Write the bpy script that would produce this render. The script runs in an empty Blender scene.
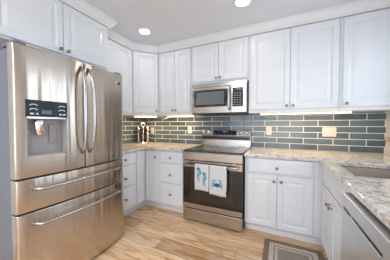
import bpy, bmesh, math, random
from mathutils import Vector, Matrix
R = math.radians
SC = bpy.context.scene
COL = SC.collection
random.seed(7)

# ------------------------------------------------------------------ camera, world, lights, exposure
cam_data = bpy.data.cameras.new('camera')
cam_data.sensor_width = 36.0
cam_data.lens = 182.16 * 36.0 / 390.0
cam_data.clip_start = 0.05
cam = bpy.data.objects.new('camera', cam_data)
cam.location = (1.134, -2.7548, 1.2398)
cam.rotation_euler = (math.pi / 2 - 0.0284, 0, 0.4359)
COL.objects.link(cam)
SC.camera = cam

SC.view_settings.view_transform = 'Standard'
SC.view_settings.look = 'None'
SC.view_settings.gamma = 1.0
SC.view_settings.use_curve_mapping = False
SC.view_settings.exposure = 0.05

world = bpy.data.worlds.new('world')
SC.world = world
world.use_nodes = True
world.node_tree.nodes['Background'].inputs[0].default_value = (0.72, 0.85, 1.0, 1)
world.node_tree.nodes['Background'].inputs[1].default_value = 1.1


def area(name, loc, rot, sx, sy, power, color):
    l = bpy.data.lights.new(name, 'AREA')
    l.shape = 'RECTANGLE'
    l.size, l.size_y, l.energy, l.color = sx, sy, power, color
    o = bpy.data.objects.new(name, l)
    o.location, o.rotation_euler = loc, rot
    COL.objects.link(o)
    return o


# daylight by the sink window, plus an added fill lamp behind the camera
area('daylight_sink_window', (2.40, -1.05, 1.62), (0, R(90), 0), 1.05, 1.15, 8, (0.76, 0.89, 1.0)).data.spread = R(110)
area('added_rear_fill', (0.7, -5.55, 1.30), (R(90), 0, 0), 3.2, 2.1, 60, (0.88, 0.94, 1.0))


# ------------------------------------------------------------------ materials
def mat(name, color=(0.8, 0.8, 0.8), rough=0.5, metal=0.0, spec=0.5):
    m = bpy.data.materials.new(name)
    m.use_nodes = True
    b = m.node_tree.nodes['Principled BSDF']
    b.inputs['Base Color'].default_value = (*color, 1)
    b.inputs['Roughness'].default_value = rough
    b.inputs['Metallic'].default_value = metal
    b.inputs['Specular IOR Level'].default_value = spec
    return m


def nodes(m):
    nt = m.node_tree
    return nt, nt.nodes, nt.links, nt.nodes['Principled BSDF']


def coords(m, scale=(1, 1, 1), kind='Object'):
    nt, N, L, b = nodes(m)
    tc = N.new('ShaderNodeTexCoord')
    mp = N.new('ShaderNodeMapping')
    mp.inputs['Scale'].default_value = scale
    L.new(tc.outputs[kind], mp.inputs[0])
    return mp.outputs[0]


def noise(m, vec, scale, detail=3, rough=0.5, dist=0.0):
    nt, N, L, b = nodes(m)
    n = N.new('ShaderNodeTexNoise')
    n.inputs['Scale'].default_value = scale
    n.inputs['Detail'].default_value = detail
    n.inputs['Roughness'].default_value = rough
    n.inputs['Distortion'].default_value = dist
    L.new(vec, n.inputs['Vector'])
    return n.outputs['Fac']


def ramp(m, fac, stops):
    nt, N, L, b = nodes(m)
    r = N.new('ShaderNodeValToRGB')
    e = r.color_ramp.elements
    while len(e) < len(stops):
        e.new(0.5)
    for i, (p, c) in enumerate(stops):
        e[i].position = p
        e[i].color = (*c, 1)
    L.new(fac, r.inputs[0])
    return r.outputs[0]


def mix(m, fac, a, c, mode='MIX'):
    nt, N, L, b = nodes(m)
    x = N.new('ShaderNodeMix')
    x.data_type = 'RGBA'
    x.blend_type = mode
    for sock, v in ((x.inputs[0], fac), (x.inputs[6], a), (x.inputs[7], c)):
        if isinstance(v, (int, float)):
            sock.default_value = v
        elif isinstance(v, tuple):
            sock.default_value = (*v, 1)
        else:
            L.new(v, sock)
    return x.outputs[2]


def bump(m, fac, strength=0.1, dist=0.002):
    nt, N, L, b = nodes(m)
    bp = N.new('ShaderNodeBump')
    bp.inputs['Strength'].default_value = strength
    bp.inputs['Distance'].default_value = dist
    L.new(fac, bp.inputs['Height'])
    L.new(bp.outputs[0], b.inputs['Normal'])


def painted(name, c, rough, var=0.02):
    m = mat(name, c, rough)
    f = noise(m, coords(m), 6, 3)
    lo = tuple(x * (1 - var) for x in c)
    hi = tuple(min(1, x * (1 + var)) for x in c)
    m.node_tree.links.new(ramp(m, f, [(0.3, lo), (0.7, hi)]), nodes(m)[3].inputs['Base Color'])
    return m


M = {}
M['cab'] = painted('white_cabinet_paint', (0.77, 0.805, 0.85), 0.32)
M['wall'] = painted('wall_paint', (0.78, 0.79, 0.80), 0.6)
M['ceiling'] = painted('ceiling_paint', (0.735, 0.77, 0.83), 0.8)
M['trim'] = painted('trim_paint', (0.80, 0.815, 0.84), 0.35)


def steel(name, c, rough, scale, var=0.05, brushed=0.0):
    m = mat(name, c, rough, 1.0)
    nt, N, L, b = nodes(m)
    f = noise(m, coords(m, scale), 1.0, 4)
    L.new(ramp(m, f, [(0.3, tuple(x * (1 - var) for x in c)), (0.7, tuple(min(1, x * (1 + var)) for x in c))]),
          b.inputs['Base Color'])
    mr = N.new('ShaderNodeMapRange')
    mr.inputs[3].default_value = rough * 0.8
    mr.inputs[4].default_value = rough * 1.25
    L.new(f, mr.inputs[0])
    L.new(mr.outputs[0], b.inputs['Roughness'])
    if brushed:
        bump(m, f, 1.0, brushed)
    return m


M['steel_fridge'] = steel('stainless_steel_brushed', (0.59, 0.525, 0.46), 0.27, (3, 3, 40), 0.02)
nt, N, L, b = nodes(M['steel_fridge'])
for l_ in list(b.inputs['Roughness'].links):
    L.remove(l_)
b.inputs['Roughness'].default_value = 0.25
b.inputs['Anisotropic'].default_value = 0.95                     # brushed across: reflections smear up and down
tg = N.new('ShaderNodeTangent')
tg.direction_type, tg.axis = 'RADIAL', 'Y'
L.new(tg.outputs[0], b.inputs['Tangent'])
bump(M['steel_fridge'], noise(M['steel_fridge'], coords(M['steel_fridge'], (1, 16, 0.8)), 1.0, 1, 0.4, 0.3), 1.0, 0.006)   # slightly wavy sheet
M['steel'] = steel('stainless_steel', (0.45, 0.41, 0.378), 0.22, (3, 300, 300))
M['steel_dark'] = steel('stainless_steel_grey', (0.50, 0.50, 0.51), 0.30, (200, 3, 200))
M['steel_sink'] = steel('stainless_steel_basin', (0.33, 0.275, 0.24), 0.24, (4, 4, 4), 0.03)
M['steel_pale'] = steel('stainless_steel_pale', (0.74, 0.76, 0.79), 0.36, (200, 3, 200))
M['nickel'] = steel('brushed_nickel', (0.30, 0.275, 0.25), 0.26, (60, 60, 60))
M['chrome'] = mat('chrome', (0.85, 0.85, 0.86), 0.06, 1.0)
M['handle'] = steel('satin_handle_metal', (0.50, 0.495, 0.505), 0.25, (50, 50, 50))
M['case'] = painted('grey_appliance_paint', (0.15, 0.168, 0.198), 0.45)
M['black'] = mat('black_plastic', (0.012, 0.012, 0.013), 0.35)
M['gasket'] = mat('dark_gasket', (0.02, 0.02, 0.02), 0.7)
M['glass_black'] = mat('black_glass', (0.010, 0.010, 0.011), 0.05, 0.0, 0.6)
M['cooktop_glass'] = mat('ceramic_cooktop_glass', (0.012, 0.012, 0.013), 0.06, 0.0, 1.0)
M['oven_window'] = mat('oven_window_glass', (0.020, 0.018, 0.016), 0.06, 0.0, 0.6)
M['mesh_glass'] = mat('grey_screened_glass', (0.15, 0.165, 0.17), 0.10)
M['panel_navy'] = mat('dark_control_glass', (0.013, 0.020, 0.033), 0.12, 0.0, 0.12)
M['grey_plastic'] = painted('grey_plastic', (0.30, 0.30, 0.32), 0.35)
M['lightgrey'] = painted('light_grey_plastic', (0.36, 0.355, 0.36), 0.35)
M['icon'] = mat('pale_printed_icon', (0.75, 0.78, 0.82), 0.5)
M['outlet'] = painted('white_outlet_plastic', (0.60, 0.59, 0.57), 0.35)
M['slot'] = mat('outlet_slot', (0.05, 0.05, 0.05), 0.6)
M['copper'] = mat('copper_metal', (0.62, 0.42, 0.32), 0.45, 0.2)
M['display'] = mat('display_glass', (0.02, 0.03, 0.04), 0.08)


def emit(name, c, s):
    m = mat(name, c, 0.5)
    b = nodes(m)[3]
    b.inputs['Emission Color'].default_value = (*c, 1)
    b.inputs['Emission Strength'].default_value = s
    return m


M['lens'] = emit('lit_light_lens', (1.0, 0.93, 0.84), 7.0)
M['strip'] = emit('lit_warm_strip', (1.0, 0.80, 0.52), 5.0)


def pane_material():
    m = bpy.data.materials.new('window_glass')
    m.use_nodes = True
    nt = m.node_tree
    nt.nodes.clear()
    out = nt.nodes.new('ShaderNodeOutputMaterial')
    t = nt.nodes.new('ShaderNodeBsdfTransparent')
    g = nt.nodes.new('ShaderNodeBsdfGlossy')
    g.inputs['Roughness'].default_value = 0.02
    mx = nt.nodes.new('ShaderNodeMixShader')
    mx.inputs[0].default_value = 0.06
    nt.links.new(t.outputs[0], mx.inputs[1])
    nt.links.new(g.outputs[0], mx.inputs[2])
    nt.links.new(mx.outputs[0], out.inputs[0])
    return m


M['pane'] = pane_material()


def tile_material():
    m = mat('slate_blue_glass_tile', (0.07, 0.13, 0.16), 0.10, 0.0, 0.6)
    nt, N, L, b = nodes(m)
    a = N.new('ShaderNodeAttribute')
    a.attribute_name = 'shade'
    c = ramp(m, a.outputs['Fac'], [(0.0, (0.052, 0.086, 0.115)), (0.5, (0.078, 0.124, 0.160)), (1.0, (0.112, 0.168, 0.208))])
    f = noise(m, coords(m, (4, 4, 30)), 4, 3)
    d = mix(m, 0.25, c, ramp(m, f, [(0.3, (0.07, 0.09, 0.11)), (0.7, (0.18, 0.22, 0.25))]))
    L.new(d, b.inputs['Base Color'])
    return m


M['tile'] = tile_material()
M['grout'] = painted('pale_grout', (0.80, 0.80, 0.79), 0.8, 0.04)


def granite_material():
    m = mat('speckled_granite', (0.6, 0.55, 0.5), 0.045, 0.0, 0.6)
    nt, N, L, b = nodes(m)
    v = coords(m)
    big = noise(m, v, 5.5, 5, 0.65, 1.2)
    base = ramp(m, big, [(0.28, (0.45, 0.40, 0.36)), (0.42, (0.74, 0.69, 0.63)), (0.60, (0.84, 0.82, 0.79)), (0.76, (0.58, 0.55, 0.53))])
    mid = noise(m, v, 27, 4, 0.7)
    c1 = mix(m, ramp(m, mid, [(0.50, (0, 0, 0)), (0.60, (1, 1, 1))]), base, (0.45, 0.42, 0.40))
    fine = noise(m, v, 95, 2, 0.6)
    c2 = mix(m, ramp(m, fine, [(0.60, (0, 0, 0)), (0.66, (1, 1, 1))]), c1, (0.14, 0.135, 0.14))
    gold = noise(m, v, 24, 3, 0.6)
    c3 = mix(m, ramp(m, gold, [(0.58, (0, 0, 0)), (0.70, (1, 1, 1))]), c2, (0.62, 0.46, 0.28))
    L.new(c3, b.inputs['Base Color'])
    return m


M['granite'] = granite_material()


def floor_material():
    m = mat('honey_oak_planks', (0.6, 0.4, 0.25), 0.38, 0.0, 0.4)
    nt, N, L, b = nodes(m)
    v = coords(m)
    br = N.new('ShaderNodeTexBrick')
    br.offset = 0.37
    br.inputs['Color1'].default_value = (0, 0, 0, 1)
    br.inputs['Color2'].default_value = (1, 1, 1, 1)
    br.inputs['Mortar'].default_value = (0.5, 0.5, 0.5, 1)
    br.inputs['Scale'].default_value = 1.0
    br.inputs['Brick Width'].default_value = 1.22
    br.inputs['Row Height'].default_value = 0.185
    br.inputs['Mortar Size'].default_value = 0.0015
    L.new(v, br.inputs['Vector'])
    # shift the grain from plank to plank
    comb = N.new('ShaderNodeVectorMath')
    comb.operation = 'MULTIPLY_ADD'
    comb.inputs[1].default_value = (3.0, 7.0, 5.0)
    L.new(br.outputs['Color'], comb.inputs[0])
    mp = N.new('ShaderNodeMapping')
    mp.inputs['Scale'].default_value = (1.0, 6.0, 1.0)
    L.new(v, mp.inputs[0])
    L.new(mp.outputs[0], comb.inputs[2])
    g1 = noise(m, comb.outputs[0], 2.2, 5, 0.62, 1.4)
    grain = ramp(m, g1, [(0.30, (0.42, 0.195, 0.075)), (0.41, (0.62, 0.38, 0.20)), (0.52, (0.76, 0.55, 0.37)), (0.70, (0.84, 0.68, 0.52))])
    plank = ramp(m, br.outputs['Color'], [(0.0, (0.74, 0.68, 0.62)), (0.5, (1.0, 1.0, 1.0)), (1.0, (1.12, 1.12, 1.12))])
    c = mix(m, 1.0, grain, plank, 'MULTIPLY')
    mp2 = N.new('ShaderNodeMapping')
    mp2.inputs['Scale'].default_value = (1.0, 14.0, 1.0)
    L.new(v, mp2.inputs[0])
    g2 = noise(m, mp2.outputs[0], 9, 4, 0.65)
    c = mix(m, 0.35, c, ramp(m, g2, [(0.3, (0.40, 0.22, 0.11)), (0.7, (0.80, 0.60, 0.40))]), 'SOFT_LIGHT')
    kn = noise(m, v, 5.5, 2, 0.5, 1.0)
    c = mix(m, ramp(m, kn, [(0.70, (0, 0, 0)), (0.78, (0.7, 0.7, 0.7))]), c, (0.20, 0.095, 0.04))
    c = mix(m, br.outputs['Fac'], c, (0.20, 0.11, 0.06))
    L.new(c, b.inputs['Base Color'])
    bump(m, g2, 0.08, 0.001)
    return m


M['floor'] = floor_material()


def woven(name, c, var=0.18, scale=160):
    m = mat(name, c, 0.9)
    f = noise(m, coords(m), scale, 2, 0.7)
    L = m.node_tree.links
    L.new(ramp(m, f, [(0.35, tuple(x * (1 - var) for x in c)), (0.65, tuple(min(1, x * (1 + var)) for x in c))]),
          nodes(m)[3].inputs['Base Color'])
    bump(m, f, 0.3, 0.002)
    return m


M['rug_dark'] = woven('taupe_rug_border', (0.225, 0.175, 0.14))
M['rug_pale'] = woven('pale_beige_rug_band', (0.57, 0.49, 0.42))
M['rug_mid'] = woven('grey_brown_rug_field', (0.30, 0.25, 0.21))
M['towel'] = woven('white_towel_cloth', (0.66, 0.655, 0.67), 0.04, 300)
M['motif'] = woven('blue_towel_print', (0.17, 0.40, 0.58), 0.25, 120)
M['motif_dark'] = woven('dark_blue_towel_print', (0.03, 0.10, 0.22), 0.25, 120)
M['pod_cup'] = mat('dark_coffee_pod_cup', (0.055, 0.03, 0.02), 0.4)
M['pod_lid'] = mat('foil_pod_lid', (0.75, 0.72, 0.68), 0.3, 0.2)


# ------------------------------------------------------------------ mesh helpers
class MB:
    """Collects shapes into one mesh."""

    def __init__(self):
        self.bm = bmesh.new()

    def _mark(self):
        return set(self.bm.faces)

    def _setmat(self, before, mi, smooth=False):
        for f in self.bm.faces:
            if f not in before:
                f.material_index = mi
                f.smooth = smooth

    def box(self, x0, x1, y0, y1, z0, z1, bevel=0.0, mi=0, seg=2):
        bm = self.bm
        before = self._mark()
        vs = [bm.verts.new(p) for p in ((x0, y0, z0), (x1, y0, z0), (x1, y1, z0), (x0, y1, z0),
                                        (x0, y0, z1), (x1, y0, z1), (x1, y1, z1), (x0, y1, z1))]
        fs = [bm.faces.new([vs[i] for i in q]) for q in ((0, 3, 2, 1), (4, 5, 6, 7), (0, 1, 5, 4), (1, 2, 6, 5), (2, 3, 7, 6), (3, 0, 4, 7))]
        if bevel > 0:
            es = list({e for f in fs for e in f.edges})
            bmesh.ops.bevel(bm, geom=es, offset=bevel, segments=seg, affect='EDGES', profile=0.5)
        self._setmat(before, mi)
        return self

    def prism(self, pts, z0, z1, mi=0):
        bm = self.bm
        before = self._mark()
        lo = [bm.verts.new((x, y, z0)) for x, y in pts]
        hi = [bm.verts.new((x, y, z1)) for x, y in pts]
        n = len(pts)
        bm.faces.new(lo[::-1])
        bm.faces.new(hi)
        for i in range(n):
            j = (i + 1) % n
            bm.faces.new((lo[i], lo[j], hi[j], hi[i]))
        self._setmat(before, mi)
        return self

    def rings(self, rs, mi=0, cap0=True, cap1=True, smooth=False):
        """rs: list of equally long closed loops of points, bridged in order."""
        bm = self.bm
        before = self._mark()
        L = [[bm.verts.new(p) for p in r] for r in rs]
        n = len(L[0])
        for a, b in zip(L, L[1:]):
            for i in range(n):
                j = (i + 1) % n
                bm.faces.new((a[i], a[j], b[j], b[i]))
        if cap0:
            bm.faces.new(L[0][::-1])
        if cap1:
            bm.faces.new(L[-1])
        self._setmat(before, mi, smooth)
        return self

    def lathe(self, prof, origin, axis, n=16, mi=0, smooth=True):
        """prof: (radius, height along axis)."""
        ax = Vector(axis).normalized()
        u = ax.orthogonal().normalized()
        v = ax.cross(u)
        o = Vector(origin)
        rs = []
        for r, h in prof:
            r = max(r, 0.0003)
            rs.append([o + ax * h + u * (r * math.cos(2 * math.pi * k / n)) + v * (r * math.sin(2 * math.pi * k / n)) for k in range(n)])
        return self.rings(rs, mi, True, True, smooth)

    def tube(self, path, r, n=8, mi=0, squash=None):
        """Round tube along a path; squash = (vector, factor) flattens the section along that vector."""
        P = [Vector(p) for p in path]
        rs = []
        u = None
        for i, p in enumerate(P):
            t = (P[min(i + 1, len(P) - 1)] - P[max(i - 1, 0)]).normalized()
            if u is None:
                u = t.orthogonal().normalized()
            else:
                u = (u - t * u.dot(t)).normalized()
            v = t.cross(u)
            rr = r[i] if isinstance(r, (list, tuple)) else r
            ring = []
            for k in range(n):
                d = u * (rr * math.cos(2 * math.pi * k / n)) + v * (rr * math.sin(2 * math.pi * k / n))
                if squash:
                    s = Vector(squash[0]).normalized()
                    d = d - s * (d.dot(s) * (1 - squash[1]))
                ring.append(p + d)
            rs.append(ring)
        return self.rings(rs, mi, True, True, True)

    def shift(self, d):
        bmesh.ops.translate(self.bm, verts=self.bm.verts, vec=d)
        return self


def link(name, mb, mats, parent=None, world_coords=False, root=None):
    """Link what an MB holds as ONE mesh object under parent."""
    if world_coords and root is not None:
        mb.shift(-Vector(root.location))
    bmesh.ops.recalc_face_normals(mb.bm, faces=mb.bm.faces)
    me = bpy.data.meshes.new(name)
    mb.bm.to_mesh(me)
    mb.bm.free()
    for m in (mats if isinstance(mats, (list, tuple)) else [mats]):
        me.materials.append(M[m])
    o = bpy.data.objects.new(name, me)
    COL.objects.link(o)
    if parent:
        o.parent = parent
    return o


def tag(o, label, cat, group=None, kind=None):
    o['label'], o['category'] = label, cat
    if group:
        o['group'] = group
    if kind:
        o['kind'] = kind
    return o


def thing(name, label, cat, loc=(0, 0, 0), rz=0.0, group=None):
    o = bpy.data.objects.new(name, None)
    COL.objects.link(o)
    o.empty_display_size = 0.1
    o.location, o.rotation_euler = loc, (0, 0, rz)
    return tag(o, label, cat, group)


def struct(name, mb, mats, parent=None):
    o = link(name, mb, mats, parent)
    if parent is None:
        o['kind'] = 'structure'
    return o


# ------------------------------------------------------------------ room shell
WL, WR, YR, ZC = -1.28, 2.215, -5.5, 2.45
struct('floor', MB().box(WL - 0.1, WR + 0.1, YR - 0.1, 0.1, -0.05, 0.0), 'floor')
struct('ceiling', MB().box(WL - 0.1, WR + 0.1, YR - 0.1, 0.1, ZC, ZC + 0.05), 'ceiling')
struct('wall_back', MB().box(WL - 0.1, WR + 0.1, 0.0, 0.1, 0, ZC), 'wall')
struct('wall_left', MB().box(WL - 0.1, WL, YR, 0.0, 0, ZC), 'wall')
WY0, WY1, WZ0, WZ1 = -1.62, -0.48, 1.10, 2.12          # window over the sink
w = MB()
w.box(WR, WR + 0.1, YR, WY0, 0, ZC)
w.box(WR, WR + 0.1, WY1, 0.0, 0, ZC)
w.box(WR, WR + 0.1, WY0, WY1, 0, WZ0)
w.box(WR, WR + 0.1, WY0, WY1, WZ1, ZC)
struct('wall_right', w, 'wall')
RX0, RX1, RZ1 = -1.15, 2.05, 2.25                       # opening for the added glazed doors, out of view
w = MB()
w.box(WL, RX0, YR - 0.1, YR, 0, ZC)
w.box(RX1, WR, YR - 0.1, YR, 0, ZC)
w.box(RX0, RX1, YR - 0.1, YR, RZ1, ZC)
struct('wall_rear', w, 'wall')

w = MB()
for (a, b, c, d) in ((WY0, WY0 + 0.045, WZ0, WZ1), (WY1 - 0.045, WY1, WZ0, WZ1), (WY0, WY1, WZ0, WZ0 + 0.045), (WY0, WY1, WZ1 - 0.045, WZ1),
                     (WY0 + 0.36, WY0 + 0.42, WZ0, WZ1), (WY1 - 0.42, WY1 - 0.36, WZ0, WZ1), ):
    w.box(WR + 0.03, WR + 0.07, a, b, c, d, 0.003)
win = struct('window_1', w, 'trim')
struct('pane', MB().box(WR + 0.048, WR + 0.052, WY0 + 0.02, WY1 - 0.02, WZ0 + 0.02, WZ1 - 0.02), 'pane', win)
w = MB()
w.box(WR - 0.015, WR, WY0 - 0.08, WY0, WZ0 - 0.02, WZ1 + 0.08, 0.004)
w.box(WR - 0.015, WR, WY1, WY1 + 0.08, WZ0 - 0.02, WZ1 + 0.08, 0.004)
w.box(WR - 0.015, WR, WY0, WY1, WZ1, WZ1 + 0.08, 0.004)
struct('casing', w, 'trim', win)
struct('sill', MB().box(WR - 0.04, WR + 0.03, WY0 - 0.09, WY1 + 0.09, WZ0 - 0.025, WZ0, 0.004), 'trim', win)

w = MB()
for k in range(5):
    x = RX0 + (RX1 - RX0) * k / 4
    w.box(x - 0.04, x + 0.04, YR - 0.07, YR - 0.02, 0, RZ1, 0.004)
w.box(RX0, RX1, YR - 0.07, YR - 0.02, 0, 0.1, 0.004)
w.box(RX0, RX1, YR - 0.07, YR - 0.02, RZ1 - 0.08, RZ1, 0.004)
rear = struct('added_rear_window', w, 'trim')  # unseen glazed doors, added to light the room
struct('pane', MB().box(RX0 + 0.02, RX1 - 0.02, YR - 0.047, YR - 0.043, 0.05, RZ1 - 0.04), 'pane', rear)


# glass tile backsplash: bevelled tiles in running bond on a grout bed
def backsplash(name, to_world, u0, u1, first_joint):
    z0, ztop, rh, tl, g = 0.916, 1.398, 0.0763, 0.3155, 0.0082
    mb = MB()
    bm = mb.bm
    lay = bm.loops.layers.float_color.new('shade')
    rnd = random.Random(3)

    def quadbox(a, b, c, d, depth, mi, sh, bev=0.0):
        before = set(bm.faces)
        P = [(a, c), (b, c), (b, d), (a, d)]
        rs = [[to_world(u, 0.0, z) for u, z in P]]
        if bev:
            rs.append([to_world(u, depth - bev, z) for u, z in P])
            Q = [(a + bev, c + bev), (b - bev, c + bev), (b - bev, d - bev), (a + bev, d - bev)]
            rs.append([to_world(u, depth, z) for u, z in Q])
        else:
            rs.append([to_world(u, depth, z) for u, z in P])
        mb.rings(rs, mi)
        for f in bm.faces:
            if f not in before:
                for l in f.loops:
                    l[lay] = (sh, sh, sh, 1)

    quadbox(u0, u1, z0, ztop, 0.006, 0, 0.5)
    row = 0
    z = 1.372
    rows = [(1.372 + g / 2, ztop)] + [(1.372 - rh * (k + 1) + g / 2, 1.372 - rh * k - g / 2) for k in range(6)]
    for r, (c, d) in enumerate(rows):
        c = max(c, z0 + 0.002)
        off = first_joint + (tl / 2 if r % 2 == 0 else 0.0)
        k0 = math.floor((u0 - off) / tl) - 1
        u = off + k0 * tl
        while u < u1:
            a, b = max(u + g / 2, u0 + 0.001), min(u + tl - g / 2, u1 - 0.001)
            if b - a > 0.01:
                quadbox(a, b, c, d, 0.0085, 1, rnd.random(), 0.0012)
            u += tl
    o = struct(name, mb, ['grout', 'tile'])
    return o


backsplash('wall_tile_back', lambda u, d, z: (u, -d, z), WL + 0.0095, WR - 0.006, 1.729)
backsplash('wall_tile_left', lambda u, d, z: (WL + d, u, z), -1.27, -0.0095, -0.10)


# crown moulding swept with mitred corners (profile: how far out, height)
PROFILE = [(-0.012, 2.352), (0.010, 2.352), (0.012, 2.362), (0.022, 2.370), (0.028, 2.378), (0.046, 2.408), (0.050, 2.418),
           (0.058, 2.424), (0.060, 2.449), (-0.012, 2.449)]


def sweep(name, path):
    P = [Vector(p) for p in path]
    nrm = []
    for a, b in zip(P, P[1:]):
        d = (b - a).normalized()
        nrm.append(Vector((d.y, -d.x)))
    rs = []
    for i, p in enumerate(P):
        if i == 0:
            m = nrm[0]
        elif i == len(P) - 1:
            m = nrm[-1]
        else:
            m = (nrm[i - 1] + nrm[i]).normalized()
            m = m / m.dot(nrm[i])
        rs.append([(p.x + m.x * o, p.y + m.y * o, z) for o, z in PROFILE])
    return struct(name, MB().rings(rs), 'trim')


# ------------------------------------------------------------------ cabinets
def front_rings(x0, x1, z0, z1, steps):
    return [[(x0 + i, y, z0 + i), (x1 - i, y, z0 + i), (x1 - i, y, z1 - i), (x0 + i, y, z1 - i)] for i, y in steps]


RAISED = [(0.0, -0.001), (0.0, -0.017), (0.004, -0.021), (0.050, -0.021), (0.054, -0.019), (0.058, -0.0135), (0.068, -0.0125), (0.094, -0.0195), (0.100, -0.0195)]
NARROW = [(0.0, -0.001), (0.0, -0.017), (0.004, -0.021), (0.034, -0.021), (0.037, -0.019), (0.040, -0.0135), (0.047, -0.0125), (0.062, -0.0195), (0.064, -0.0195)]
SLAB = [(0.0, -0.001), (0.0, -0.013), (0.003, -0.016), (0.014, -0.019), (0.020, -0.021)]


def knob(parent, x, z):
    prof = [(0.010, -0.001), (0.010, 0.002), (0.0055, 0.004), (0.005, 0.014), (0.012, 0.019), (0.0155, 0.024), (0.0145, 0.029), (0.009, 0.032), (0.001, 0.033)]
    mb = MB().lathe(prof, (x, -0.021, z), (0, -1, 0), 14)
    return link('knob', mb, 'nickel', parent)


def add_fronts(root, fronts, offset=0.0):
    for f in fronts:
        kind, x0, x1, z0, z1, knobs = f
        st = SLAB if kind.startswith('drawer') or kind.startswith('false') else (NARROW if (x1 - x0) < 0.25 else RAISED)
        o = link('drawer' if kind == 'drawer' else ('false_front' if kind == 'false' else 'door'), MB().rings(front_rings(x0, x1, z0, z1, st)), 'cab', root)
        for kx, kz in knobs:
            knob(o, kx, kz)


def upper(label, loc, rz, w, d, h, fronts, name='upper_cabinet', group=None):
    t = thing(name, label, 'cabinet', loc, rz, group)
    link('carcass', MB().box(0.0005, w - 0.0005, 0, d, 0, h, 0.0012, seg=1), 'cab', t)
    add_fronts(t, fronts)
    return t


def base(label, loc, rz, w, d, fronts, name='base_cabinet', toe=0.065, wback=None, group=None):
    t = thing(name, label, 'cabinet', loc, rz, group)
    wb = wback or w
    link('carcass', MB().box(0.0005, wb - 0.0005, 0, d, 0.10, 0.877, 0.0012, seg=1), 'cab', t)
    link('toe_kick', MB().box(0.0005, wb - 0.0005, toe, toe + 0.018, 0.0, 0.0995), 'cab', t)
    add_fronts(t, fronts)
    return t


UZ = 1.388
UH = 2.445 - UZ
dz0, dz1 = 1.425 - UZ, 2.345 - UZ
FY = -0.364
D_UP = 0.364 - 0.010
# over the refrigerator
upper('white two-door cabinet mounted over the stainless steel refrigerator', (-0.68, -2.22, 1.866), R(90), 0.97, 0.598, 2.445 - 1.866,
      [('door', 0.012, 0.482, 0.016, 0.480, [(0.452, 0.052)]), ('door', 0.487, 0.957, 0.016, 0.480, [(0.517, 0.052)])], 'refrigerator_cabinet')
# left wall, between refrigerator cabinet and corner
upper('narrow white wall cabinet partly hidden behind the refrigerator', (-0.895, -1.247, UZ), R(90), 0.602, 0.374, UH,
      [('door', 0.03, 0.585, dz0, dz1, [(0.06, dz0 + 0.035)])])
# diagonal corner cabinet
t = thing('corner_cabinet', 'white upper cabinet set diagonally across the far corner, one door', 'cabinet', (-1.28 + 0.011, -0.011, UZ))
o0 = Vector(t.location)
link('carcass', MB().prism([(x - o0.x, y - o0.y) for x, y in ((-1.269, -0.011), (-0.6175, -0.011), (-0.6175, -0.3645), (-0.8945, -0.643), (-1.269, -0.643))], 0, UH), 'cab', t)
piv = bpy.data.objects.new('door', None)
bpy.data.objects.remove(piv)
mb = MB().rings(front_rings(0.012, 0.381, dz0, dz1, RAISED))
rot = Matrix.Rotation(R(45), 4, 'Z')
mb.bm.transform(Matrix.Translation(Vector((-0.8945 - o0.x, -0.643 - o0.y, 0))) @ rot)
dr = link('door', mb, 'cab', t)
kb = knob(dr, 0.352, dz0 + 0.035)
kb.data.transform(Matrix.Translation(Vector((-0.8945 - o0.x, -0.643 - o0.y, 0))) @ rot)
# back wall
upper('white two-door wall cabinet between the corner cabinet and the microwave', (-0.616, FY, UZ), 0, 0.591, D_UP, UH,
      [('door', 0.040, 0.302, dz0, dz1, [(0.276, dz0 + 0.035)]), ('door', 0.306, 0.570, dz0, dz1, [(0.332, dz0 + 0.035)])])
MZ = 1.806
upper('short white two-door cabinet directly above the microwave', (-0.024, FY, MZ), 0, 0.794, D_UP, 2.445 - MZ,
      [('door', 0.012, 0.398, 0.034, 2.345 - MZ, [(0.372, 0.066)]), ('door', 0.402, 0.780, 0.034, 2.345 - MZ, [(0.428, 0.066)])])
upper('tall white two-door wall cabinet just right of the microwave', (0.771, FY, UZ), 0, 0.925, D_UP, UH,
      [('door', 0.020, 0.460, dz0, dz1, [(0.430, dz0 + 0.035)]), ('door', 0.465, 0.912, dz0, dz1, [(0.495, dz0 + 0.035)])])
upper('white single-door wall cabinet at the right end of the back wall', (1.697, FY, UZ), 0, 0.516, D_UP, UH,
      [('door', 0.025, 0.500, dz0, dz1, [(0.055, dz0 + 0.035)])])
sweep('trim_1', [(-1.275, -2.235), (-0.66, -2.235), (-0.66, -1.236), (-0.87, -1.236)])
sweep('trim_2', [(-0.874, -1.236), (-0.874, -0.652), (-0.609, -0.385), (2.212, -0.385)])

TOP = (0.705, 0.865)
MID = (0.425, 0.692)
LOW = (0.115, 0.412)
base('white three-drawer base cabinet on the left wall beside the refrigerator', (-0.70, -1.265, 0), R(90), 0.466, 0.57,
     [('drawer', 0.045, 0.455, *TOP, [(0.25, 0.785)]), ('drawer', 0.045, 0.455, *MID, [(0.25, 0.54)]), ('drawer', 0.045, 0.455, *LOW, [(0.25, 0.265)])], 'drawer_cabinet')
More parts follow.
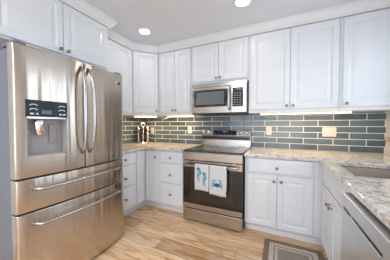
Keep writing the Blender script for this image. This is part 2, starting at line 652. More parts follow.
# L-shaped corner base with two narrow doors
t = thing('corner_base_cabinet', 'white corner base cabinet with two narrow doors meeting at the inner corner', 'cabinet', (-1.27, -0.01, 0))
o0 = Vector(t.location)
L6 = [(-1.27, -0.01), (-0.4405, -0.01), (-0.4405, -0.60), (-0.70, -0.60), (-0.70, -0.798), (-1.27, -0.798)]
link('carcass', MB().prism([(x - o0.x, y - o0.y) for x, y in L6], 0.10, 0.877), 'cab', t)
mb = MB()
mb.box(-0.783 - o0.x, -0.4405 - o0.x, -0.535 - o0.y, -0.517 - o0.y, 0, 0.0995)
mb.box(-0.783 - o0.x, -0.765 - o0.x, -0.798 - o0.y, -0.535 - o0.y, 0, 0.0995)
link('toe_kick', mb, 'cab', t)
m2 = MB().rings(front_rings(-0.672, -0.455, 0.115, 0.865, NARROW)).shift((-o0.x, -0.60 - o0.y, 0))
dr = link('door', m2, 'cab', t)
kb = knob(dr, -0.488, 0.775)
kb.data.transform(Matrix.Translation((-o0.x, -0.60 - o0.y, 0)))
m2 = MB().rings(front_rings(-0.788, -0.628, 0.115, 0.865, NARROW))
m2.bm.transform(Matrix.Translation((-0.70 - o0.x, -o0.y, 0)) @ Matrix.Rotation(R(90), 4, 'Z'))
link('door', m2, 'cab', t)
base('white three-drawer base cabinet standing left of the range', (-0.44, -0.60, 0), 0, 0.432, 0.588,
     [('drawer', 0.028, 0.395, *TOP, [(0.205, 0.782)]), ('drawer', 0.028, 0.395, *MID, [(0.205, 0.545)]), ('drawer', 0.028, 0.395, *LOW, [(0.205, 0.270)])], 'drawer_cabinet')
base('white base cabinet right of the range, one wide drawer above two doors', (0.772, -0.60, 0), 0, 0.757, 0.588,
     [('drawer', 0.030, 0.675, *TOP, [(0.338, 0.775)]), ('door', 0.030, 0.340, 0.115, 0.690, [(0.310, 0.632)]), ('door', 0.346, 0.675, 0.115, 0.690, [(0.382, 0.632)])],
     wback=1.43)
# sink base, open inside so that the basin hangs free
t = thing('sink_cabinet', 'white base cabinet under the sink, double doors below a plain false front', 'cabinet', (1.53, -0.602, 0), R(-90))
mb = MB()
mb.box(0, 0.870, 0, 0.02, 0.10, 0.877)
mb.box(0, 0.018, 0.02, 0.66, 0.10, 0.66)
mb.box(0.852, 0.870, 0.02, 0.66, 0.10, 0.66)
mb.box(0.018, 0.852, 0.02, 0.66, 0.10, 0.118)
link('carcass', mb, 'cab', t)
link('toe_kick', MB().box(0.0, 0.870, 0.065, 0.083, 0, 0.0995), 'cab', t)
add_fronts(t, [('false', 0.050, 0.845, 0.690, 0.865, []), ('door', 0.050, 0.403, 0.115, 0.676, [(0.368, 0.590)]), ('door', 0.408, 0.845, 0.115, 0.676, [(0.443, 0.590)])])
base('white base cabinet past the dishwasher at the end of the peninsula', (1.53, -2.074, 0), R(-90), 0.24, 0.66,
     [('drawer', 0.015, 0.225, *TOP, [(0.12, 0.785)]), ('door', 0.015, 0.225, 0.115, 0.690, [(0.04, 0.632)])])


# ------------------------------------------------------------------ granite worktops
def slab(name, label, xs, ys, solid, z0, z1):
    mb = MB()
    bm = mb.bm
    V = {}

    def v(i, j, z):
        if (i, j, z) not in V:
            V[(i, j, z)] = bm.verts.new((xs[i], ys[j], z))
        return V[(i, j, z)]

    nx, ny = len(xs) - 1, len(ys) - 1
    S = lambda i, j: 0 <= i < nx and 0 <= j < ny and solid(i, j)
    for i in range(nx):
        for j in range(ny):
            if not S(i, j):
                continue
            bm.faces.new((v(i, j, z1), v(i + 1, j, z1), v(i + 1, j + 1, z1), v(i, j + 1, z1)))
            bm.faces.new((v(i, j + 1, z0), v(i + 1, j + 1, z0), v(i + 1, j, z0), v(i, j, z0)))
            for (di, dj, a, b) in ((-1, 0, (i, j + 1), (i, j)), (1, 0, (i + 1, j), (i + 1, j + 1)), (0, -1, (i, j), (i + 1, j)), (0, 1, (i + 1, j + 1), (i, j + 1))):
                if not S(i + di, j + dj):
                    bm.faces.new((v(*a, z0), v(*b, z0), v(*b, z1), v(*a, z1)))
    bm.normal_update()
    es = [e for e in bm.edges if len(e.link_faces) == 2 and abs(e.link_faces[0].normal.dot(e.link_faces[1].normal)) < 0.1
          and abs(e.verts[0].co.z - e.verts[1].co.z) < 1e-6]
    bmesh.ops.bevel(bm, geom=es, offset=0.007, segments=3, affect='EDGES', profile=0.5)
    o = link(name, mb, 'granite')
    return tag(o, label, 'countertop')


CZ0, CZ1 = 0.8785, 0.914
slab('countertop', 'speckled granite worktop on the left, wrapping the far corner up to the range', [WL + 0.0005, -0.655, -0.003], [-1.275, -0.645, -0.0005],
     lambda i, j: not (i == 1 and j == 0), CZ0, CZ1)
SX0, SX1, SY0, SY1 = 1.580, 2.06, -1.270, -0.765
slab('countertop', 'speckled granite worktop on the right with the cut-out for the sink', [0.765, 1.478, SX0, SX1, WR - 0.0005], [-2.32, SY0, SY1, -0.645, -0.0005],
     lambda i, j: not (i == 0 and j < 3) and not (i == 2 and j == 1), CZ0, CZ1)


# sink basin
def rrect(x0, x1, y0, y1, r, z, n=5):
    pts = []
    for cx, cy, a in ((x1 - r, y1 - r, 0), (x0 + r, y1 - r, 90), (x0 + r, y0 + r, 180), (x1 - r, y0 + r, 270)):
        for k in range(n + 1):
            t_ = R(a + 90 * k / n)
            pts.append((cx + r * math.cos(t_), cy + r * math.sin(t_), z))
    return pts


t = thing('kitchen_sink', 'stainless steel undermount sink basin sunk in the right-hand granite worktop', 'sink', ((SX0 + SX1) / 2, (SY0 + SY1) / 2, 0.68))
o0 = Vector(t.location)
b_ = lambda d, z, r: [(p[0] - o0.x, p[1] - o0.y, z - o0.z) for p in rrect(SX0 + d, SX1 - d, SY0 + d, SY1 - d, r, z)]
mb = MB()
mb.rings([b_(-0.008, 0.8785, 0.03), b_(-0.003, 0.8785, 0.035), b_(-0.001, 0.874, 0.04), b_(0.004, 0.72, 0.05), b_(0.012, 0.700, 0.05), b_(0.035, 0.692, 0.04), b_(0.20, 0.686, 0.01)],
         0, False, True, True)
mb.rings([b_(-0.008, 0.8784, 0.03), b_(-0.008, 0.870, 0.03), b_(-0.005, 0.870, 0.04), b_(0.0, 0.72, 0.05), b_(0.010, 0.690, 0.05), b_(0.20, 0.680, 0.01)], 0, False, True, True)
link('basin', mb, 'steel_sink', t)
link('drain', MB().lathe([(0.045, 0), (0.045, 0.003), (0.036, 0.004), (0.032, 0.001), (0.006, 0.001), (0.006, 0.006), (0.001, 0.007)], (0, 0, 0.0065), (0, 0, 1), 20), 'chrome', t)

# ------------------------------------------------------------------ refrigerator
FY0, FY1 = -2.184, -1.281
XF = -0.415
t = thing('refrigerator', 'large stainless steel french-door refrigerator with water dispenser and two freezer drawers', 'refrigerator', (-0.85, (FY0 + FY1) / 2, 0))
FR = t


def fobj(name, mb, m, parent):
    return link(name, mb, m, parent, True, FR)


fobj('case', MB().box(-1.22, -0.497, FY0 + 0.006, FY1 - 0.006, 0.03, 1.752, 0.006), 'case', t)
fobj('gasket', MB().box(-0.497, -0.484, FY0 + 0.02, FY1 - 0.02, 0.05, 1.745), 'gasket', t)
fobj('base_grille', MB().box(-1.2, -0.50, FY0 + 0.03, FY1 - 0.03, 0.002, 0.03), 'black', t)


def bow(y):
    s = (y - (FY0 + FY1) / 2) / ((FY1 - FY0) / 2)
    return XF + 0.034 * (1 - s * s)


def bowed(y0, y1, z0, z1, hole=None, rl=0.006, rr=0.006, xb=-0.484):
    """Door skin bowed towards the room, rounded at its edges, with an optional rectangular opening."""
    mb = MB()
    bm = mb.bm

    def lines(a, b, ra, rb, extra, step):
        L = [a + ra * k for k in (0, 0.15, 0.5, 1.0)] + [b - rb * k for k in (0, 0.15, 0.5, 1.0)] + list(extra)
        n = max(2, int((b - a) / step))
        L += [a + (b - a) * k / n for k in range(1, n) if a + ra < a + (b - a) * k / n < b - rb]
        L.sort()
        out = [L[0]]
        for q in L[1:]:
            if q - out[-1] > 0.0004:
                out.append(q)
        return out

    ys = lines(y0, y1, rl, rr, [hole[0], hole[1]] if hole else [], 0.035)
    zs = lines(z0, z1, 0.006, 0.006, [hole[2], hole[3]] if hole else [], 0.2)

    def drop(d, r):
        return 0.0 if d >= r else r - math.sqrt(max(0, r * r - (r - d) ** 2))

    V = [[bm.verts.new((bow(y) - drop(y - y0, rl) - drop(y1 - y, rr) - drop(z - z0, 0.006) - drop(z1 - z, 0.006), y, z)) for z in zs] for y in ys]
    for i in range(len(ys) - 1):
        for j in range(len(zs) - 1):
            if hole and hole[0] - 1e-4 <= ys[i] and ys[i + 1] <= hole[1] + 1e-4 and hole[2] - 1e-4 <= zs[j] and zs[j + 1] <= hole[3] + 1e-4:
                continue
            f = bm.faces.new((V[i][j], V[i + 1][j], V[i + 1][j + 1], V[i][j + 1]))
            f.smooth = True
    # sides and back
    loop = [V[i][0] for i in range(len(ys))] + [V[-1][j] for j in range(1, len(zs))] + [V[i][-1] for i in range(len(ys) - 2, -1, -1)] + [V[0][j] for j in range(len(zs) - 2, 0, -1)]
    back = [bm.verts.new((xb, v.co.y, v.co.z)) for v in loop]
    n = len(loop)
    for i in range(n):
        k = (i + 1) % n
        bm.faces.new((loop[k], loop[i], back[i], back[k]))
    if not hole:
        bm.faces.new(back)
    return mb


YM = (FY0 + FY1) / 2
HOLE = (-2.128, -1.878, 1.022, 1.412)
fd1, fd2, fd3 = 0.874, 0.640, 0.035
ld = fobj('door', bowed(FY0, YM - 0.003, fd1 + 0.005, 1.768, HOLE, 0.010, 0.008), 'steel_fridge', t)
rd = fobj('door', bowed(YM + 0.003, FY1, fd1 + 0.005, 1.768, None, 0.008, 0.018), 'steel_fridge', t)
d1 = fobj('freezer_drawer', bowed(FY0, FY1, fd2 + 0.005, fd1 - 0.005, None, 0.010, 0.018), 'steel_fridge', t)
d2 = fobj('freezer_drawer', bowed(FY0, FY1, fd3, fd2 - 0.005, None, 0.010, 0.018), 'steel_fridge', t)


def vhandle(parent, y, lean):
    pts = []
    z0, z1 = 1.005, 1.722
    for k in range(21):
        s = k / 20
        out = 0.010 + 0.058 * (1 - (2 * s - 1) ** 4) ** 0.6 if 0 < s < 1 else 0.0
        out = out if 0 < s < 1 else -0.004
        pts.append((bow(y) + out, y + lean * (2 * s - 1) ** 2, z0 + (z1 - z0) * s))
    mb = MB().tube(pts, 0.0145, 10, 0, ((1, 0, 0), 0.75))
    fobj('handle', mb, 'handle', parent)


vhandle(ld, YM - 0.040, 0.008)
vhandle(rd, YM + 0.040, -0.008)


def hhandle(parent, z):
    pts = []
    y0, y1 = -2.105, -1.372
    for k in range(25):
        s = k / 24
        y = y0 + (y1 - y0) * s
        e = min(s, 1 - s)
        out = 0.048 if 0.03 < e else (0.030 if e > 0 else -0.004)
        pts.append((bow(y) + out + 0.014 * (1 - (2 * s - 1) ** 2), y, z - 0.012 * (1 - (2 * s - 1) ** 2) * 0))
    fobj('handle', MB().tube(pts, 0.0120, 10), 'handle', parent)


hhandle(d1, 0.800)
hhandle(d2, 0.556)
# dispenser
disp = MB()
y0, y1, z0, z1 = HOLE
xs_ = bow((y0 + y1) / 2)
disp.box(xs_ - 0.065, bow(y0) + 0.002, y0, y0 + 0.006, z0, 1.285)             # cheeks
disp.box(xs_ - 0.065, bow(y1) + 0.002, y1 - 0.006, y1, z0, 1.285)
disp.box(xs_ - 0.068, xs_ - 0.062, y0, y1, z0, 1.285)                          # back wall
disp.box(xs_ - 0.065, xs_ + 0.001, y0, y1, z0, z0 + 0.008, 0.002)              # drip tray
dp = fobj('dispenser', disp, 'lightgrey', ld)
pn = MB()
pn.rings([[(bow(y0) - 0.05, y0, 1.298), (bow(y1) - 0.05, y1, 1.298), (bow(y1) - 0.05, y1, z1), (bow(y0) - 0.05, y0, z1)],
          [(bow(y0) + 0.003, y0, 1.298), (bow(y1) + 0.003, y1, 1.298), (bow(y1) + 0.003, y1, z1), (bow(y0) + 0.003, y0, z1)]])
ip = 0
fobj('dispenser_panel', pn, 'panel_navy', ld)


def on_door(y, d=0.004):
    s = (y - y0) / (y1 - y0)
    return bow(y0) * (1 - s) + bow(y1) * s + d


for yy in (-2.085, -1.915):
    for zz in (1.372, 1.342):
        mb = MB().tube([(on_door(yy + 0.020 * math.cos(a)), yy + 0.020 * math.cos(a), zz + 0.010 * math.sin(a)) for a in [math.pi * k / 6 for k in range(7)]], 0.003, 6)
        fobj('icon', mb, 'icon', ld)
for yy, wd in ((-2.095, 0.020), (-2.066, 0.012), (-1.925, 0.016), (-1.90, 0.018)):
    mb = MB().box(on_door(yy, 0.0025), on_door(yy, 0.0045), yy - wd / 2, yy + wd / 2, 1.312, 1.322)
    fobj('icon', mb, 'icon', ld)
fobj('display', MB().box(on_door(-2.0, 0.002), on_door(-2.0, 0.0048), -2.045, -1.955, 1.315, 1.345, 0.001), 'display', ld)
fobj('ledge', MB().box(bow(y0) - 0.05, bow((y0 + y1) / 2) + 0.006, y0, y1, 1.280, 1.298, 0.003), 'handle', ld)
mb = MB()
mb.lathe([(0.034, 0.0), (0.036, -0.02), (0.033, -0.06), (0.026, -0.105), (0.018, -0.112)], (xs_ - 0.030, -2.045, 1.275), (0, 0, 1), 18)
fobj('dispenser_nozzle', mb, 'chrome', ld)
fobj('dispenser_paddle', MB().box(xs_ - 0.058, xs_ - 0.050, -1.975, -1.925, 1.10, 1.24, 0.004), 'grey_plastic', ld)
# maker's badge near the top right corner: a small dark plaque with a pale leading edge
mb = MB().box(bow(-1.345) - 0.002, bow(-1.345) + 0.003, -1.368, -1.330, 1.660, 1.686, 0.002)
mb.box(bow(-1.345) + 0.001, bow(-1.345) + 0.0045, -1.383, -1.366, 1.668, 1.690, 0.002, 1)
fobj('badge', mb, ['black', 'icon'], rd)
for yy, sg in ((FY0 + 0.045, 1), (FY1 - 0.045, -1)):
    fobj('hinge_cover', MB().box(-0.60, -0.43, yy - 0.035, yy + 0.035, 1.7685, 1.795, 0.008), 'case', t)

# ------------------------------------------------------------------ range
RX = (0.004, 0.760)
t = thing('range', 'stainless steel electric range with black glass oven door, between the white base cabinets', 'stove', (0.382, -0.36, 0))
RG = t
robj = lambda n, mb, m, p: link(n, mb, m, p, True, RG)
robj('body', MB().box(RX[0], RX[1], -0.655, -0.012, 0.03, 0.898, 0.002), 'black', t)
for fx in (0.03, 0.73):
    for fy in (-0.62, -0.06):
        robj('foot', MB().lathe([(0.016, 0), (0.016, 0.006), (0.009, 0.010), (0.009, 0.031)], (fx, fy, 0.0), (0, 0, 1), 10), 'black', t)
ct = MB().box(RX[0] - 0.000, RX[1] + 0.000, -0.690, -0.085, 0.899, 0.9185, 0.003)
cook = robj('cooktop', ct, 'cooktop_glass', t)
mb = MB()
for cx, cy, r in ((0.20, -0.52, 0.105), (0.56, -0.52, 0.085), (0.20, -0.25, 0.075), (0.56, -0.25, 0.100)):
    for q in (r, r * 0.62):
        mb = MB().tube([(cx + q * math.cos(2 * math.pi * k / 36), cy + q * math.sin(2 * math.pi * k / 36), 0.9186) for k in range(37)], 0.0012, 4)
        robj('burner_ring', mb, 'grey_plastic', cook)
# slanted stainless front panel under the cooktop edge
mb = MB()
prof = [(-0.650, 0.8985), (-0.650, 0.797), (-0.700, 0.797), (-0.704, 0.803), (-0.704, 0.885), (-0.698, 0.8985)]
mb.rings([[(x, y, z) for y, z in prof] for x in (RX[0], RX[1])])
robj('front_panel', mb, 'steel', t)
# oven door
dz = MB().box(RX[0] + 0.001, RX[1] - 0.001, -0.694, -0.656, 0.190, 0.788, 0.004)
od = robj('oven_door', dz, 'glass_black', t)
robj('door_trim', MB().box(RX[0] + 0.001, RX[1] - 0.001, -0.699, -0.690, 0.712, 0.788, 0.002), 'steel', od)
robj('door_bottom_trim', MB().box(RX[0] + 0.001, RX[1] - 0.001, -0.699, -0.690, 0.186, 0.243, 0.002), 'steel', od)
robj('oven_window', MB().box(0.11, 0.655, -0.6965, -0.693, 0.30, 0.665, 0.001), 'oven_window', od)
HB = (-0.752, 0.752)
mb = MB()
mb.tube([(0.045, HB[0], HB[1]), (0.719, HB[0], HB[1])], 0.0125, 12)
for hx in (0.060, 0.704):
    mb.tube([(hx, -0.697, HB[1]), (hx, HB[0], HB[1])], 0.011, 10)
robj('handle', mb, 'handle', od)
dw = robj('storage_drawer', MB().box(RX[0] + 0.001, RX[1] - 0.001, -0.697, -0.656, 0.030, 0.172, 0.004), 'steel', t)
# backguard
mb = MB()
prof = [(-0.013, 0.905), (-0.013, 1.168), (-0.060, 1.168), (-0.066, 1.163), (-0.092, 1.075), (-0.090, 1.070), (-0.055, 1.064), (-0.055, 1.020), (-0.078, 1.014), (-0.082, 0.9190), (-0.082, 0.905)]
mb.rings([[(x, y, z) for y, z in prof] for x in (RX[0], RX[1])])
bg = robj('backguard', mb, 'steel', t)
robj('vent_shadow', MB().box(RX[0] + 0.012, RX[1] - 0.012, -0.0795, -0.050, 1.0235, 1.0610), 'black', bg)  # black fill puts the shadow of the vent recess into the colour


def slant(z):
    return -0.066 + (-0.092 + 0.066) * (1.163 - z) / (1.163 - 1.075)


mb = MB().rings([[(0.200, slant(z) + 0.004, z) if x == 0 else (0.560, slant(z) + 0.004, z) for x, z in ((0, 1.085), (1, 1.085), (1, 1.156), (0, 1.156))],
                 [(0.200, slant(z) - 0.0015, z) if x == 0 else (0.560, slant(z) - 0.0015, z) for x, z in ((0, 1.085), (1, 1.085), (1, 1.156), (0, 1.156))]])
dpl = robj('display', mb, 'panel_navy', bg)
for k in range(7):
    xx = 0.225 + k * 0.05
    robj('touch_key', MB().box(xx, xx + 0.018, slant(1.10) - 0.0028, slant(1.10) - 0.0012, 1.098, 1.103), 'grey_plastic', dpl)
robj('clock_screen', MB().box(0.345, 0.425, slant(1.135) - 0.0028, slant(1.135) - 0.0012, 1.125, 1.143), 'grey_plastic', dpl)
nrm = Vector((0, -0.959, 0.283))
for kx in (0.062, 0.142, 0.618, 0.698):
    mb = MB().lathe([(0.026, 0), (0.026, 0.004), (0.022, 0.006), (0.020, 0.026), (0.016, 0.029), (0.001, 0.0295)], (kx, slant(1.12) + 0.001, 1.12), nrm, 18)
    mb.box(kx - 0.0035, kx + 0.0035, slant(1.12) - 0.034, slant(1.12) - 0.020, 1.105, 1.143, 0.001)
    robj('knob', mb, 'handle', bg)


# ------------------------------------------------------------------ towels on the oven handle
def towel(label, x0, x1, zb, zback, seed):
    t = thing('dish_towel', label, 'towel', ((x0 + x1) / 2, HB[0], zb), 0, 'dish towels on the oven handle')
    o0 = Vector(t.location)
    r = 0.0155
    prof = []
    n = 14
    for k in range(n + 1):
        prof.append((HB[0] - r - 0.004 * math.sin(math.pi * k / n), zb + (HB[1] - zb) * k / n))
    for k in range(1, 8):
        a = math.pi - math.pi * k / 8
        prof.append((HB[0] + r * math.cos(a), HB[1] + r * math.sin(a)))
    for k in range(0, 9):
        prof.append((HB[0] + r, HB[1] + (zback - HB[1]) * k / 8))
    bm_ = MB()
    nx = 12
    fr = lambda u, q: 0.0035 * math.sin(u * 9 + seed) * min(1, max(0, q))
    V = []
    for i in range(nx + 1):
        u = i / nx
        col = []
        for k, (y, z) in enumerate(prof):
            q = 1 - k / n
            col.append(bm_.bm.verts.new((x0 + (x1 - x0) * u - o0.x, y - abs(fr(u, q)) - o0.y, z + (0.006 * math.sin(u * 3 + seed) * max(0, q)) - o0.z)))
        V.append(col)
    for i in range(nx):
        for k in range(len(prof) - 1):
            f = bm_.bm.faces.new((V[i][k], V[i + 1][k], V[i + 1][k + 1], V[i][k + 1]))
            f.smooth = True
    o = link('cloth', bm_, 'towel', t)
    sd = o.modifiers.new('thickness', 'SOLIDIFY')
    sd.thickness = 0.0025
    sd.offset = 0.0
    return t


FRONT = -0.0155 - 0.0105


def strip(mb, pts, ws, mi=0, y=FRONT, wide=1.0):
    P = [Vector(p) for p in pts]
    L = []
    for i, p in enumerate(P):
        d = (P[min(i + 1, len(P) - 1)] - P[max(i - 1, 0)]).normalized()
        n = Vector((-d.y, d.x))
        w_ = ws[i]
        w_ *= wide
        L.append([(p.x + n.x * w_, y, p.y + n.y * w_), (p.x - n.x * w_, y, p.y - n.y * w_), (p.x - n.x * w_, y + 0.002, p.y - n.y * w_), (p.x + n.x * w_, y + 0.002, p.y + n.y * w_)])
    mb.rings(L, mi)


def seahorse(mb, cx, cz, s, flip=1):
    def q(pts):
        return [(cx + flip * a * s, cz + b * s) for a, b in pts]
    strip(mb, q([(-0.22, 0.62), (-0.05, 0.70), (0.06, 0.80)]), [0.03 * s, 0.05 * s, 0.12 * s], wide=1.5)                      # snout to head
    strip(mb, q([(0.05, 0.95), (0.07, 0.72), (0.16, 0.50), (0.14, 0.20), (0.02, -0.06), (-0.02, -0.30), (0.05, -0.52), (0.14, -0.66), (0.10, -0.80), (-0.02, -0.80), (-0.06, -0.70)]),
          [w_ * s for w_ in (0.04, 0.13, 0.12, 0.17, 0.15, 0.10, 0.07, 0.055, 0.05, 0.04, 0.025)], wide=1.5)
    strip(mb, q([(0.26, 0.40), (0.38, 0.26), (0.28, 0.10)]), [0.03 * s, 0.06 * s, 0.03 * s])                         # fin


t = towel('white dish towel printed with two blue seahorses, left on the oven handle', 0.205, 0.386, 0.452, 0.50, 0.4)
mb = MB()
oz = 0.452
seahorse(mb, -0.042, 0.645 - oz, 0.095)
seahorse(mb, 0.030, 0.595 - oz, 0.092)
link('seahorse_print', mb, 'motif', t)
t = towel('white dish towel printed with a blue crab, right on the oven handle', 0.394, 0.594, 0.428, 0.48, 2.1)
oz = 0.428
mb = MB()
cz = 0.548 - oz
cx = -0.005
mb.rings([[(cx + 0.034 * math.cos(2 * math.pi * k / 18), y, cz + 0.022 * math.sin(2 * math.pi * k / 18)) for k in range(18)] for y in (FRONT - 0.001, FRONT + 0.002)], 1)
for sg in (-1, 1):
    for a, b in ((0.9, 0.012), (1.0, -0.004), (0.9, -0.020), (0.7, -0.032)):
        strip(mb, [(cx + sg * 0.026, cz + b * 0.3), (cx + sg * (0.045 + 0.008 * a), cz + b + 0.012), (cx + sg * (0.058 + 0.006 * a), cz + b - 0.010)], [0.005, 0.005, 0.002])
    strip(mb, [(cx + sg * 0.024, cz + 0.012), (cx + sg * 0.046, cz + 0.030), (cx + sg * 0.040, cz + 0.046)], [0.006, 0.007, 0.010])
    strip(mb, [(cx + sg * 0.040, cz + 0.046), (cx + sg * 0.026, cz + 0.058), (cx + sg * 0.014, cz + 0.056)], [0.010, 0.009, 0.002])
link('crab_print', mb, ['motif', 'motif_dark'], t)

# ------------------------------------------------------------------ microwave
t = thing('microwave', 'stainless steel over-the-range microwave hung below the short white cabinet', 'microwave', (0.381, -0.22, 1.392))
MW = t
mobj = lambda n, mb, m, p: link(n, mb, m, p, True, MW)
mx0, mx1, mz0, mz1 = 0.003, 0.759, 1.398, 1.803
mobj('body', MB().box(mx0, mx1, -0.395, -0.012, mz0, mz1, 0.002), 'steel_dark', t)
mobj('underside_vent', MB().box(mx0 + 0.01, mx1 - 0.01, -0.412, -0.03, mz0 - 0.007, mz0 - 0.0005, 0.001), 'black', t)
mobj('top_vent', MB().box(mx0, mx1, -0.424, -0.396, 1.748, mz1, 0.003), 'steel', t)
md = MB()
md.box(mx0, 0.560, -0.430, -0.396, mz0, 1.746, 0.004)
dr = mobj('door', md, 'steel', t)
mobj('door_glass', MB().box(0.036, 0.515, -0.4325, -0.428, 1.482, 1.712, 0.001), 'glass_black', dr)
mobj('door_window', MB().box(0.075, 0.470, -0.434, -0.4315, 1.512, 1.684, 0.001), 'mesh_glass', dr)
mb = MB()
mb.tube([(0.541, -0.431, 1.73), (0.541, -0.462, 1.722), (0.541, -0.470, 1.69), (0.541, -0.474, 1.59), (0.541, -0.470, 1.47), (0.541, -0.462, 1.44), (0.541, -0.431, 1.432)], 0.011, 10)
mobj('handle', mb, 'handle', dr)
cp = mobj('control_panel', MB().box(0.562, mx1, -0.430, -0.396, mz0, 1.746, 0.004), 'steel', t)
kp = mobj('keypad', MB().box(0.580, 0.712, -0.4325, -0.428, 1.475, 1.715, 0.001), 'panel_navy', cp)
mobj('display', MB().box(0.592, 0.700, -0.4335, -0.4315, 1.675, 1.704, 0.001), 'display', kp)
for r_ in range(6):
    for c_ in range(3):
        mb = MB().box(0.596 + c_ * 0.036, 0.596 + c_ * 0.036 + 0.024, -0.4335, -0.4315, 1.492 + r_ * 0.029, 1.492 + r_ * 0.029 + 0.012)
        mobj('button', mb, 'grey_plastic', kp)

# ------------------------------------------------------------------ dishwasher
t = thing('dishwasher', 'stainless steel dishwasher under the right-hand worktop beside the sink cabinet', 'dishwasher', (1.85, -1.774, 0))
DW = t
dobj = lambda n, mb, m, p: link(n, mb, m, p, True, DW)
DY0, DY1 = -2.070, -1.478
dobj('tub', MB().box(1.545, 2.12, DY0, DY1, 0.10, 0.868, 0.003), 'case', t)
dobj('toe_panel', MB().box(1.60, 1.62, DY0 + 0.002, DY1 - 0.002, 0.0, 0.099), 'black', t)
dpn = dobj('door', MB().box(1.458, 1.5035, DY0, DY1, 0.110, 0.776, 0.004), 'steel_pale', t)
dobj('inner_liner', MB().box(1.504, 1.5445, DY0 + 0.01, DY1 - 0.01, 0.115, 0.852), 'black', dpn)
cpn = dobj('control_panel', MB().box(1.455, 1.5035, DY0, DY1, 0.797, 0.863, 0.005), 'steel_pale', t)
dobj('control_strip', MB().box(1.458, 1.5035, -1.630, DY1, 0.7765, 0.7965), 'steel_pale', t)
dobj('control_strip', MB().box(1.458, 1.5035, DY0, -1.930, 0.7765, 0.7965), 'steel_pale', t)
dobj('pocket_handle', MB().box(1.488, 1.5035, -1.9295, -1.6305, 0.7765, 0.7965), 'black', t)
for k in range(5):
    dobj('control_mark', MB().box(1.4565, 1.459, -1.515 - k * 0.021 - 0.013, -1.515 - k * 0.021, 0.779, 0.794), 'black', t)


# ------------------------------------------------------------------ under-cabinet light bars
def light_bar(label, x0, x1, y, z, power, rz=0.0):
    L_ = x1 - x0
    t = thing('light_bar', label, 'light', ((x0 + x1) / 2, y, z), rz, 'warm light bars under the wall cabinets')
    link('housing', MB().box(-L_ / 2, L_ / 2, -0.016, 0.016, 0.006, 0.014, 0.002), 'outlet', t)
    link('diffuser', MB().box(-L_ / 2 + 0.006, L_ / 2 - 0.006, -0.0125, 0.0125, -0.004, 0.0065, 0.002), 'strip', t)
    l = area('light_bar_glow', ((x0 + x1) / 2, y, z - 0.006), (0, 0, rz), L_ - 0.02, 0.02, power, (1.0, 0.67, 0.35))
    return t


light_bar('long lit bar under the wall cabinets right of the microwave', 0.90, 1.84, -0.25, UZ - 0.014, 4.5)
light_bar('short lit bar under the wall cabinet left of the microwave', -0.56, -0.08, -0.20, UZ - 0.014, 3.2)
light_bar('short lit bar under the diagonal corner cabinet', -1.12, -0.74, -0.30, UZ - 0.014, 3.2, R(45))


# ------------------------------------------------------------------ wall plates
def outlet(label, x, z, double=False):
    w_ = 0.145 if double else 0.074
    t = thing('wall_outlet', label, 'outlet', (x, -0.0086, z), 0, 'white wall plates on the tile')
    link('plate', MB().box(-w_ / 2, w_ / 2, -0.006, 0.0, -0.058, 0.058, 0.003), 'outlet', t)
    for cx in ((-0.036, 0.036) if double else (0,)):
        if double:
            link('rocker', MB().box(cx - 0.016, cx + 0.016, -0.0095, -0.0055, -0.033, 0.033, 0.002), 'outlet', t)
        else:
            s = link('socket', MB().box(cx - 0.016, cx + 0.016, -0.0078, -0.0055, -0.034, 0.034, 0.002), 'outlet', t)
            for zz in (-0.019, 0.019):
                for dx in (-0.006, 0.006):
                    link('slot', MB().box(dx - 0.001, dx + 0.001, -0.0082, -0.0076, zz - 0.004, zz + 0.004), 'slot', s)


outlet('white outlet plate on the tile beside the coffee pod carousel', -1.02, 1.130)
outlet('white outlet plate on the tile just left of the range backguard', -0.240, 1.152)
outlet('white outlet plate on the tile just right of the range backguard', 0.995, 1.157)
outlet('wide double switch plate on the tile, rightmost of the wall plates', 1.688, 1.151, True)

# ------------------------------------------------------------------ coffee pod carousel
cx, cy = -1.075, -0.205
VA = math.atan2(-2.55, 2.21)                                    # the rack's open front
t = thing('pod_carousel', 'chrome wire coffee pod carousel standing on granite in the far left corner', 'rack', (cx, cy, CZ1))
link('base', MB().lathe([(0.085, 0.0), (0.088, 0.004), (0.085, 0.012), (0.040, 0.016), (0.020, 0.020)], (0, 0, 0), (0, 0, 1), 28), 'chrome', t)
link('post', MB().lathe([(0.017, 0.016), (0.017, 0.285), (0.012, 0.290), (0.001, 0.291)], (0, 0, 0), (0, 0, 1), 14), 'chrome', t)
fx, fy = -math.sin(VA), math.cos(VA)
link('top_loop', MB().tube([(fx * 0.036 * math.cos(a), fy * 0.036 * math.cos(a), 0.322 + 0.036 * math.sin(a)) for a in [math.pi * (k - 5) / 10 for k in range(21)]], 0.011, 8), 'chrome', t)
ANG = [VA + R(q) for q in (68, 108, 150, -68, -108, -150)]
NR = 5
RAD = 0.088


def hold(a, r_):
    ex = Vector((math.cos(a), math.sin(a), 0))
    return ex, Vector((-math.sin(a), math.cos(a), 0)), ex * RAD + Vector((0, 0, 0.050 + r_ * 0.058))


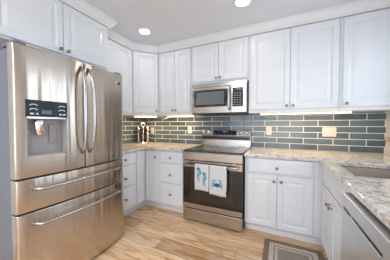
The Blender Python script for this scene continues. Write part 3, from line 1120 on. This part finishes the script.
for a in ANG:
    ex, ey, o_ = hold(a, 0)
    mb = MB()
    for s_ in (-1, 1):
        mb.tube([ex * (RAD - 0.003) + ey * (s_ * 0.0275) + Vector((0, 0, z)) for z in (0.012, 0.16, 0.318)], 0.0028, 6)
    for zz in (0.0135, 0.316):
        mb.tube([Vector((0, 0, zz)), ex * (RAD - 0.003) - ey * 0.0275 + Vector((0, 0, zz)), ex * (RAD - 0.003) + ey * 0.0275 + Vector((0, 0, zz))], 0.0026, 6)
    for r_ in range(NR):
        ex, ey, o_ = hold(a, r_)
        mb.tube([o_ - ex * 0.003 + ey * (0.0272 * math.cos(q)) + Vector((0, 0, 0.0272 * math.sin(q))) for q in [2 * math.pi * k / 16 for k in range(17)]], 0.0020, 5)
    link('wire_column', mb, 'chrome', t)
pod = thing('coffee_pod', 'small dark coffee pod with pale foil lid held in the chrome carousel', 'coffee pod', (0, 0, 0), 0, 'coffee pods in the carousel')
link('cup', MB().lathe([(0.016, -0.034), (0.018, -0.032), (0.0225, -0.002), (0.0225, 0.0)], (0, 0, 0), (1, 0, 0), 14), 'pod_cup', pod)
link('lid', MB().lathe([(0.0225, 0.0), (0.0260, 0.0008), (0.0260, 0.0032), (0.021, 0.0045), (0.001, 0.0047)], (0, 0, 0), (1, 0, 0), 16), 'pod_lid', pod)
first = True
for a in ANG:
    for r_ in range(NR):
        if first:
            p = pod
            first = False
        else:
            p = pod.copy()
            COL.objects.link(p)
            for ch in list(pod.children):
                q = ch.copy()
                COL.objects.link(q)
                q.parent = p
        ex, ey, o_ = hold(a, r_)
        p.location = Vector((cx, cy, CZ1)) + o_
        p.rotation_euler = (0, 0, a)

# ------------------------------------------------------------------ rug
rx0, rx1, ry0, ry1 = 1.000, 1.520, -1.55, -0.660
t = thing('kitchen_mat', 'taupe bordered kitchen mat on the oak floor in front of the sink cabinet', 'rug', ((rx0 + rx1) / 2, (ry0 + ry1) / 2, 0))
o0 = Vector(t.location)


def band(i, z):
    return [(rx0 + i - o0.x, ry0 + i - o0.y, z), (rx1 - i - o0.x, ry0 + i - o0.y, z), (rx1 - i - o0.x, ry1 - i - o0.y, z), (rx0 + i - o0.x, ry1 - i - o0.y, z)]


mb = MB().rings([band(0, 0.0005), band(0, 0.006), band(0.003, 0.0085), band(0.052, 0.0085)], 0, True, False)
mb.rings([band(0.052, 0.0085), band(0.093, 0.0085)], 1, False, False)
mb.rings([band(0.093, 0.0085), band(0.104, 0.0085)], 0, False, False)
mb.rings([band(0.104, 0.0085), band(0.128, 0.0085)], 1, False, False)
mb.rings([band(0.128, 0.0085), band(0.135, 0.0085)], 2, False, True)
bmesh.ops.remove_doubles(mb.bm, verts=mb.bm.verts, dist=0.0001)
link('pile', mb, ['rug_dark', 'rug_pale', 'rug_mid'], t)


# ------------------------------------------------------------------ ceiling lights
def can_light(label, x, y, power=1.2, color=(1.0, 0.91, 0.80)):
    t = thing('recessed_light', label, 'ceiling light', (x, y, ZC - 0.012), 0, 'recessed ceiling lights')
    link('trim_ring', MB().lathe([(0.066, 0.0118), (0.066, 0.003), (0.070, 0.0), (0.088, 0.004), (0.092, 0.0118)], (0, 0, 0), (0, 0, 1), 32), 'trim', t)
    link('lens', MB().lathe([(0.001, 0.0035), (0.0655, 0.0045), (0.0655, 0.0110), (0.001, 0.0112)], (0, 0, 0), (0, 0, 1), 32), 'lens', t)
    l = bpy.data.lights.new('can_light_beam', 'AREA')
    l.shape, l.size, l.energy, l.color = 'DISK', 0.12, power, color
    o = bpy.data.objects.new('can_light_beam', l)
    o.location = (x, y, ZC - 0.016)
    COL.objects.link(o)


can_light('round recessed ceiling light nearer the camera, above the range', 0.79, -0.91)
can_light('round recessed ceiling light farther away, above the left corner', -0.465, -0.865)

# two more, unseen behind the camera, added to brighten the room
for x, y, where in ((0.0, -3.7, 'rear left of'), (1.4, -3.7, 'rear right of')):
    can_light('added unseen ceiling light at the ' + where + ' the room behind the viewpoint', x, y, 23.0, (0.97, 0.98, 1.0))

# small copper-coloured hook on the right wall, close to the tile's end
tag(link('wall_hook', MB().lathe([(0.030, 0.0), (0.030, 0.004), (0.012, 0.008), (0.012, 0.022), (0.030, 0.030), (0.026, 0.042), (0.001, 0.046)], (WR, -0.105, 1.085), (-1, 0, 0), 14), 'copper'),
    'small copper-brown wall hook on the right wall near the end of the tile', 'hook')
